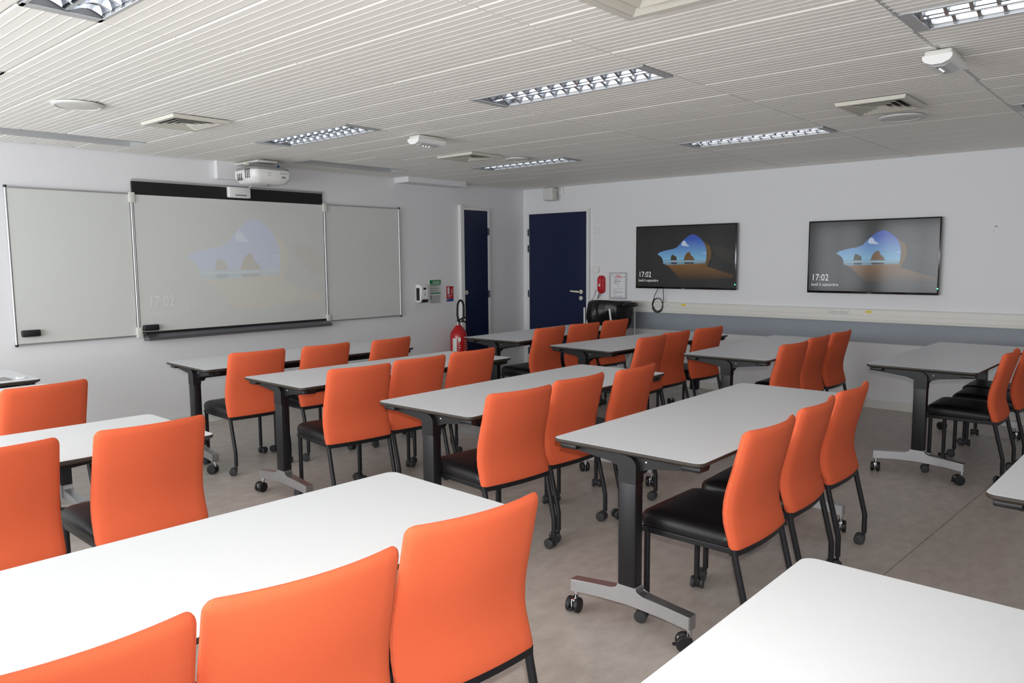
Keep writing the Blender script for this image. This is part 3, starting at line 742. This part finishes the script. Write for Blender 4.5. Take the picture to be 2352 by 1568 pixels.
# framed notice
t = thing('framed_notice', 'silver framed notice on the wall between telephone and television', 'notice', (XR, 5.23, 1.137))
hw, hh = .124, .161
bm = BM()
for a, b, c, d_ in ((-hw, hw, hh - .018, hh), (-hw, hw, -hh, -hh + .018), (-hw, -hw + .018, -hh + .018, hh - .018), (hw - .018, hw, -hh + .018, hh - .018)): box(bm, -.016, 0, a, b, c, d_)
obj('frame', bm, 'brushed_alu', t)
bm = BM(); box(bm, -.006, 0, -hw + .018, hw - .018, -hh + .018, hh - .018); pp = obj('paper', bm, 'paper', t)
def nprint(y0, y1, z, th, mt):
    bm = BM(); box(bm, -.0066, -.0058, y0, y1, z, z + th); obj('print_line', bm, mt, pp)
nprint(-.03, .03, .122, .006, 'print_red'); nprint(-.05, .045, .107, .007, 'print_red'); nprint(-.06, .06, .094, .006, 'print_red')
for z, a, b in ((.076, .0, .07), (.066, -.05, .07), (.025, -.01, .075), (.018, .0, .07), (-.04, -.07, .06), (-.06, .02, .08), (-.075, -.07, .07), (-.083, -.06, .07), (-.10, .01, .07), (-.128, -.06, .08), (-.136, -.07, .07)): nprint(a, b, z, .003, 'print_grey')
nprint(.02, .05, .044, .010, 'edge_dark'); nprint(-.025, .005, .046, .007, 'edge_dark'); nprint(-.002, .003, -.012, .016, 'edge_dark'); nprint(.07, .08, .112, .012, 'edge_dark'); nprint(-.088, -.08, .10, .016, 'edge_dark')
# wall speaker in the corner
t = thing('wall_speaker', 'small grey loudspeaker on a bracket above the blue door', 'speaker', (XR, 6.25, 2.28))
bm = BM(); box(bm, -.18, -.07, -.14, .01, -.085, .080, .02, 3); obj('cabinet', bm, 'offwhite_plastic', t, True)
bm = BM(); box(bm, -.183, -.178, -.125, -.005, -.07, .065, .002); obj('grille', bm, 'disc_white', t)
bm = BM(); box(bm, -.02, 0, -.19, -.11, .0, .085, .003); obj('bracket_plate', bm, 'white_plastic', t, True)
bm = BM(); tube(bm, [(-.01, -.15, .05), (-.05, -.14, .05), (-.08, -.10, .04)], .012, 8); obj('bracket_arm', bm, 'offwhite_plastic', t, True)
bm = BM(); tube(bm, [(-.12, -.03, .078), (-.10, -.06, .090), (-.06, -.11, .086)], .004, 6); obj('cable', bm, 'white_plastic', t, True)
# dirt mark on the wall
# bin bag on a folding stand
t = thing('bin_bag', 'black bin bag hung on a folding white stand below the telephone', 'bin', (7.52, 5.12, 0))
def bag_ring(z, rx, ry, amp, ph, n=48, tilt=0):
    out = []
    for k in range(n):
        a = 2 * PI * k / n; rr = 1 + amp * (math.sin(9 * a + ph) * .45 + math.sin(16 * a + 2 * ph) * .4 + math.sin(5 * a - ph) * .4)
        out.append((rx * rr * math.cos(a), ry * rr * math.sin(a), z + tilt * math.sin(a) + amp * .28 * math.sin(3 * a + ph)))
    return out
bm = BM(); BR = [(.22, .07, .09, .06), (.36, .11, .13, .10), (.52, .12, .14, .12), (.65, .12, .14, .10), (.675, .14, .165, .20), (.71, .175, .20, .22), (.76, .215, .24, .20), (.81, .23, .262, .16), (.86, .23, .268, .12), (.91, .222, .27, .08), (.95, .22, .272, .04), (.965, .21, .265, .02), (.95, .19, .245, .02), (.85, .17, .2, .03), (.70, .10, .12, .03)]
rings_loft(bm, [bag_ring(z, a, b, am, 1.3 + z * 3.1) for z, a, b, am in BR])
obj('bag', bm, 'bag_plastic', t, True)
for s in (-1, 1):
    for q in (-1, 1):
        bm = BM(); tube(bm, [(-.262 * q, -.175 * s, .90), (-.215 * q, -.205 * s, .45), (.0, -.235 * s, .2), (.20 * q, -.27 * s, .01)], .011, 8); obj('stand_pole', bm, 'white_plastic', t, True)
bm = BM(); tube(bm, [(-.13, -.25, .925), (-.05, -.285, .935), (.06, -.30, .935), (.13, -.29, .93)], [.015, .026, .028, .018], 10); obj('rolled_rim', bm, 'bag_plastic', t, True)

# ------------------------------------------------------------------ chairs
def wrap(x, k): return -k * (1 - (x / .22) ** 2)
ZP = [.395, .408, .452, .497, .546, .600, .680, .774, .842]
YE = [-.180, -.176, -.163, -.150, -.147, -.154, -.173, -.195, -.210]
def edge_y(z):
    for i in range(len(ZP) - 1):
        if z <= ZP[i+1]:
            f = (z - ZP[i]) / (ZP[i+1] - ZP[i]); 
            return YE[i] + f * (YE[i+1] - YE[i])
    return YE[-1]
def back_ring(z, hw, th, ins=0):
    """horizontal section: rear face at edge_y+wrap, front face th forward"""
    out = []; n = 12; hw -= ins; ye = edge_y(min(z, .842)); k = .018 + .022 * (z - .395) / .447
    r = max(th / 2 - ins * .8, .003); mid = ye + th / 2
    xs = [-hw + r + (2 * (hw - r)) * i / n for i in range(n + 1)]
    for x in xs: out.append((x, mid - r + wrap(x, k), z))
    for a in (-60, -20, 20, 60): out.append((hw - r + r * math.cos(R(a)), mid + r * math.sin(R(a)) + wrap(hw, k), z))
    for x in xs[::-1]: out.append((x, mid + r + wrap(x, k), z))
    for a in (120, 160, 200, 240): out.append((-hw + r + r * math.cos(R(a)), mid + r * math.sin(R(a)) + wrap(hw, k), z))
    return out
def make_chair():
    t = bpy.data.objects.new('chair', None); C.objects.link(t); t.empty_display_size = .1
    bm = BM(); rs = []
    top = .846
    for z in (.398, .405, .43, .46, .49, .53, .57, .61, .65, .70, .75, .79, .815):
        hw = .222 - .008 * (z - .398) / .45
        th = .038 if z < .6 else .038 - .006 * (z - .6) / .2
        rs.append(back_ring(z, hw, th, .004 if z < .40 else 0))
    for i in range(1, 6):
        a = R(90 * i / 5.2); z = .815 + .031 * math.sin(a); rs.append(back_ring(z, .2145, .034, .031 * (1 - math.cos(a)) * .8))
    rings_loft(bm, rs); obj('backrest', bm, 'orange_fabric', t, True)
    # seat cushion
    bm = BM(); rs = []
    for z, ins, dz in ((.402, .012, 0), (.408, .003, 0), (.425, 0, 0), (.445, .002, 0), (.458, .010, 0), (.466, .024, 0), (.470, .05, 0), (.471, .10, 0)):
        ring = [(x, y, z + (.0 if y > .1 else -.012 * (.1 - y) / .26) * (1 if z > .43 else .3)) for x, y in rrect(-.222 + ins, .222 - ins, -.158 + ins, .248 - ins, max(.045 - ins * .3, .01), 6)]
        rs.append(ring)
    rings_loft(bm, rs); obj('seat', bm, 'vinyl', t, True)
    # frame under the seat, with the curved bar below the back
    bm = BM(); box(bm, -.215, -.190, -.150, .235, .378, .402, .004); box(bm, .190, .215, -.150, .235, .378, .402, .004); box(bm, -.19, .19, .205, .23, .38, .402, .004)
    n = 10
    ring = []
    for i in range(n + 1):
        x = -.215 + .43 * i / n; y = -.158 + wrap(x, .018); ring.append([(x, y - .014, .374), (x, y + .014, .374), (x, y + .014, .399), (x, y - .014, .399)])
    rings_loft(bm, ring); obj('seat_frame', bm, 'black_metal', t)
    casters = []
    for sx in (-1, 1):
        bm = BM(); tube(bm, [(sx * .205, .212, .395), (sx * .205, .212, .062)], .0125, 10); obj('leg', bm, 'black_metal', t, True)
        bm = BM(); tube(bm, [(sx * .206, -.160, .397), (sx * .206, -.166, .36), (sx * .206, -.212, .175), (sx * .206, -.2165, .155), (sx * .206, -.2165, .062)], .0125, 10); obj('leg', bm, 'black_metal', t, True)
    first = None
    for sx, sy, ang in ((-1, .212, 20), (1, .212, -70), (-1, -.2165, 60), (1, -.2165, 10)):
        if first is None:
            bm = BM(); lathe(bm, [(.007, .045), (.007, .064)], 8); box(bm, -.012, .012, -.004, .030, .012, .050, .005); box(bm, -.0045, .0045, .0, .04, .018, .048, .003)
            first = obj('caster', bm, 'black_plastic', t, True)
            for s in (-1, 1):
                bm = BM(); lathe(bm, [(.012, -.0095), (.0225, -.0085), (.0265, -.004), (.0265, .004), (.0225, .0085), (.012, .0095)], 16, 'X', (s * .0195, .020, .0265)); obj('wheel', bm, 'caster_grey', first, True)
            c = first
        else: c = copy_tree(first, t)
        c.location = (sx * .2055, sy, 0); c.rotation_euler = (0, 0, R(ang))
    return t
CHAIRS = [
 ('A1', 2.795, 1.364, -0.8, 'leftmost of the three orange-backed chairs at the nearest middle-column table'),
 ('A2', 3.327, 1.385, 2.5, 'middle of the three orange-backed chairs at the nearest middle-column table'),
 ('A3', 3.838, 1.399, 1.0, 'rightmost of the three orange-backed chairs at the nearest middle-column table'),
 ('B1', 2.792, 2.594, -6.2, 'leftmost orange-backed chair at the second nearest middle-column table'),
 ('B2', 3.282, 2.616, -1.2, 'middle orange-backed chair at the second nearest middle-column table'),
 ('B3', 3.779, 2.585, 2.4, 'rightmost orange-backed chair at the second nearest middle-column table'),
 ('C1', 2.818, 3.866, -7.6, 'leftmost orange-backed chair at the middle-column table second from the whiteboard'),
 ('C2', 3.296, 3.890, -2.7, 'middle orange-backed chair at the middle-column table second from the whiteboard'),
 ('C3', 3.802, 3.913, -1.3, 'rightmost orange-backed chair at the middle-column table second from the whiteboard'),
 ('D1', 2.839, 5.075, -2.6, 'leftmost orange-backed chair at the middle-column table nearest the whiteboard'),
 ('D2', 3.372, 5.033, 0.6, 'middle orange-backed chair at the middle-column table nearest the whiteboard'),
 ('D3', 3.945, 4.987, 5.6, 'rightmost orange-backed chair at the middle-column table nearest the whiteboard'),
 ('E1', 5.515, 4.601, -1.2, 'leftmost orange-backed chair at the table nearest the blue doors'),
 ('E2', 6.065, 4.596, -6.0, 'middle orange-backed chair at the table nearest the blue doors'),
 ('E3', 6.587, 4.599, -1.4, 'rightmost orange-backed chair at the table nearest the blue doors, by the bin bag'),
 ('F1', 5.352, 3.428, 0.6, 'leftmost orange-backed chair at the right-column table second from the doors'),
 ('F2', 5.815, 3.468, -1.0, 'middle orange-backed chair at the right-column table second from the doors'),
 ('F3', 6.356, 3.433, -5.8, 'rightmost orange-backed chair at the right-column table second from the doors'),
 ('G1', 5.565, 2.356, -3.6, 'leftmost of three dim orange chairs at the right-column table third from the doors'),
 ('G2', 6.114, 2.381, 0.4, 'middle of three dim orange chairs at the right-column table third from the doors'),
 ('G3', 6.646, 2.387, -0.2, 'rightmost of three dim orange chairs at the right-column table third from the doors'),
 ('H1', 5.915, 1.067, 0.0, 'foremost orange chair at the table by the right photo edge, black seat in view'),
 ('H2', 6.484, 1.030, 0.0, 'second chair at the table by the right photo edge, mostly hidden'),
 ('H3', 6.930, 1.055, 0.0, 'third chair at the table by the right photo edge, only its black seat showing'),
 ('K1', 0.425, 1.530, -6.0, 'foreground orange chair cut by the bottom left edge of the photo'),
 ('K2', 0.874, 1.499, -7.1, 'middle foreground orange chair in front of the big white table'),
 ('K3', 1.373, 1.513, -6.8, 'right foreground orange chair in front of the big white table'),
 ('Q1', 0.749, 3.230, -1.6, 'orange chair cut by the left photo edge behind the big foreground table'),
 ('Q2', 1.286, 3.210, -0.7, 'whole orange chair standing right behind the big foreground table at left'),
 ('P1', 1.327, 4.611, 7.3, 'orange chair farthest back in the left column by the photo edge')]
proto = make_chair()
for i, (k, x, y, a, lb) in enumerate(CHAIRS):
    o = proto if i == 0 else copy_tree(proto)
    o.location = (x, y, 0); o.rotation_euler = (0, 0, R(a))
    tag(o, lb, 'chair', 'orange classroom chairs on casters')

# ------------------------------------------------------------------ folding tables
TL, TD, TZ = 1.79, .671, .74
def make_table():
    t = bpy.data.objects.new('folding_table', None); C.objects.link(t); t.empty_display_size = .1
    r = .035
    def ring(z, ins): return [(x, y, z) for x, y in rrect(ins, TL - ins, ins, TD - ins, max(r - ins, .01), 6)]
    bm = BM(); rings_loft(bm, [ring(TZ - .003, .002), ring(TZ, .002)]); top = obj('tabletop', bm, 'laminate', t)
    bm = BM(); rings_loft(bm, [ring(TZ - .024, .022), ring(TZ - .014, .002), ring(TZ - .010, 0), ring(TZ - .0015, 0), ring(TZ - .0006, .0015)]); obj('edge_band', bm, 'edge_dark', top)
    yc = TD / 2
    ends = []
    for side in (0, 1):
        def X(a): return a if side == 0 else TL - a + .028
        def bx(bm, a0, a1, *rest, **kw):
            u, v = sorted((X(a0), X(a1))); return box(bm, u, v, *rest, **kw)
        def pz(bm, poly, a0, a1):
            u, v = sorted((X(a0), X(a1))); return prism(bm, poly, 0, u, v)
        # post with rounded top
        bm = BM(); poly = [(yc - .04, .600), (yc + .04, .600)] + [(yc + .04 * math.cos(R(a)), .668 + .04 * math.sin(R(a))) for a in range(0, 181, 15)]
        pz(bm, poly, .042, .098); obj('post_head', bm, 'black_plastic', t)
        bm = BM(); bx(bm, .043, .097, yc - .039, yc + .039, .185, .601, bev=.004); obj('post', bm, 'black_metal', t, True)
        # aluminium foot
        poly = [(yc - .275, .140), (yc - .275, .088), (yc - .15, .104), (yc, .112), (yc + .15, .104), (yc + .275, .088), (yc + .275, .140), (yc + .075, .162), (yc + .052, .168), (yc + .043, .180), (yc + .041, .190), (yc - .041, .190), (yc - .043, .180), (yc - .052, .168), (yc - .075, .162)]
        bm = BM(); pz(bm, poly, .044, .096)
        bmesh.ops.bevel(bm, geom=[e for e in bm.edges if e.calc_length() > .02 and abs(e.verts[0].co.x - e.verts[1].co.x) < 1e-5], offset=.003, segments=2, affect='EDGES')
        ft = obj('foot', bm, 'brushed_alu', t)
        # tilting arm under the top
        bm = BM(); poly = [(.025, .704), (.03, .692), (yc - .10, .668), (yc - .05, .652), (yc + .05, .652), (yc + .10, .668), (TD - .03, .692), (TD - .025, .704), (TD - .025, .7165), (.025, .7165)]
        pz(bm, poly, .070, .115); arm = obj('tilt_arm', bm, 'black_plastic', t)
        bm = BM(); u, v = sorted((X(.098), X(.13))); lathe(bm, [(.05, u), (.05, v)], 20, 'X', (0, yc, .668)); obj('hinge_disc', bm, 'black_plastic', arm, True)
        bm = BM(); u, v = sorted((X(.0695), X(.066))); lathe(bm, [(.0035, u), (.0035, v)], 8, 'X', (0, yc - .07, .69)); obj('screw', bm, 'white_plastic', arm, True)
        for yy in (.02, TD - .10):
            bm = BM(); bx(bm, .03 + .028 * side, .066 + .028 * side, yy, yy + .08, .696, .7165, bev=.006); obj('corner_bumper', bm, 'black_plastic', t, True)
        for s, ang in ((-1, 35 + 70 * side), (1, 100 - 130 * side)):
            bm = BM(); lathe(bm, [(.010, .052), (.010, .092)], 10); bmesh.ops.translate(bm, vec=(0, 0, 0), verts=bm.verts[:])
            box(bm, -.016, .016, .006, .034, .030, .058, .006); box(bm, -.004, .004, .0, .045, .014, .056, .003)
            cs = obj('caster', bm, 'chrome', t, True, loc=(X(.070), yc + s * .262, 0), rotz=R(ang))
            for q in (-1, 1):
                bm = BM(); lathe(bm, [(.012, -.010), (.029, -.009), (.0325, -.005), (.0325, .006), (.030, .010), (.012, .011)], 20, 'X', (q * .018, .018, .0325)); obj('wheel', bm, 'black_plastic', cs, True)
            bm = BM(); box(bm, -.008, .008, .045, .062, .020, .028, .003); obj('brake_lever', bm, 'black_plastic', cs, True)
    bm = BM(); box(bm, .098, TL - .070, yc - .02, yc + .02, .640, .700, .004); obj('cross_beam', bm, 'black_metal', t, True)
    return t
TABLES = [
 ('A', 2.426, 1.260, .3, 'nearest whole white table in the middle column, three orange chairs at it'),
 ('B', 2.490, 2.468, .36, 'second nearest white table in the middle column'),
 ('C', 2.466, 3.798, -1.13, 'middle-column white table second from the whiteboard'),
 ('D', 2.473, 4.945, -2.87, 'middle-column white table nearest the whiteboard'),
 ('E', 5.119, 4.452, 1.43, 'white table nearest the blue doors in the right column'),
 ('F', 4.992, 3.384, -3.89, 'right-column white table second from the blue doors'),
 ('G', 5.225, 2.219, .95, 'right-column white table third from the blue doors'),
 ('H', 5.455, 0.971, -1.71, 'white table by the right photo edge in front of the grey band'),
 ('I', -0.223, 3.103, -1.25, 'left-column white table behind the big foreground table'),
 ('K', -0.135, 1.435, -2.0, 'big white foreground table across the lower left of the photo'),
 ('L', 0.042, 0.001, 0, 'white table cropped by the lower right corner of the photo'),
 ('M', 2.667, -0.226, -1.3, 'white table of which one corner shows at the right photo edge'),
 ('N', -0.200, 4.515, 0, 'left-column white table second from the whiteboard, behind the farthest chair'),
 ('J', -0.157, 5.402, 0, 'white table under the left whiteboard with a grey plate on its corner')]
tproto = make_table()
for i, (k, x, y, a, lb) in enumerate(TABLES):
    o = tproto if i == 0 else copy_tree(tproto)
    o.location = (x, y, 0); o.rotation_euler = (0, 0, R(a))
    tag(o, lb, 'table', 'white folding classroom tables')
# table plate on the front-left table
t = thing('table_plate', 'grey socket plate lying on the corner of the front left table', 'socket', (1.50, 5.50, TZ))
bm = BM(); box(bm, -.09, .0, 0, .14, 0, .006, .002); obj('plate', bm, 'grey_plastic', t)
bm = BM(); box(bm, .03, .07, .0, .05, 0, .012, .003); obj('plug', bm, 'white_plastic', t)
# a chip in the wall paint
bm = BM(); box(bm, XR - .0012, XR, 1.315, 1.335, 1.712, 1.719); box(bm, XR - .0012, XR, 1.338, 1.344, 1.675, 1.681); obj('paint_chip', bm, 'dark_slot', wall_right)
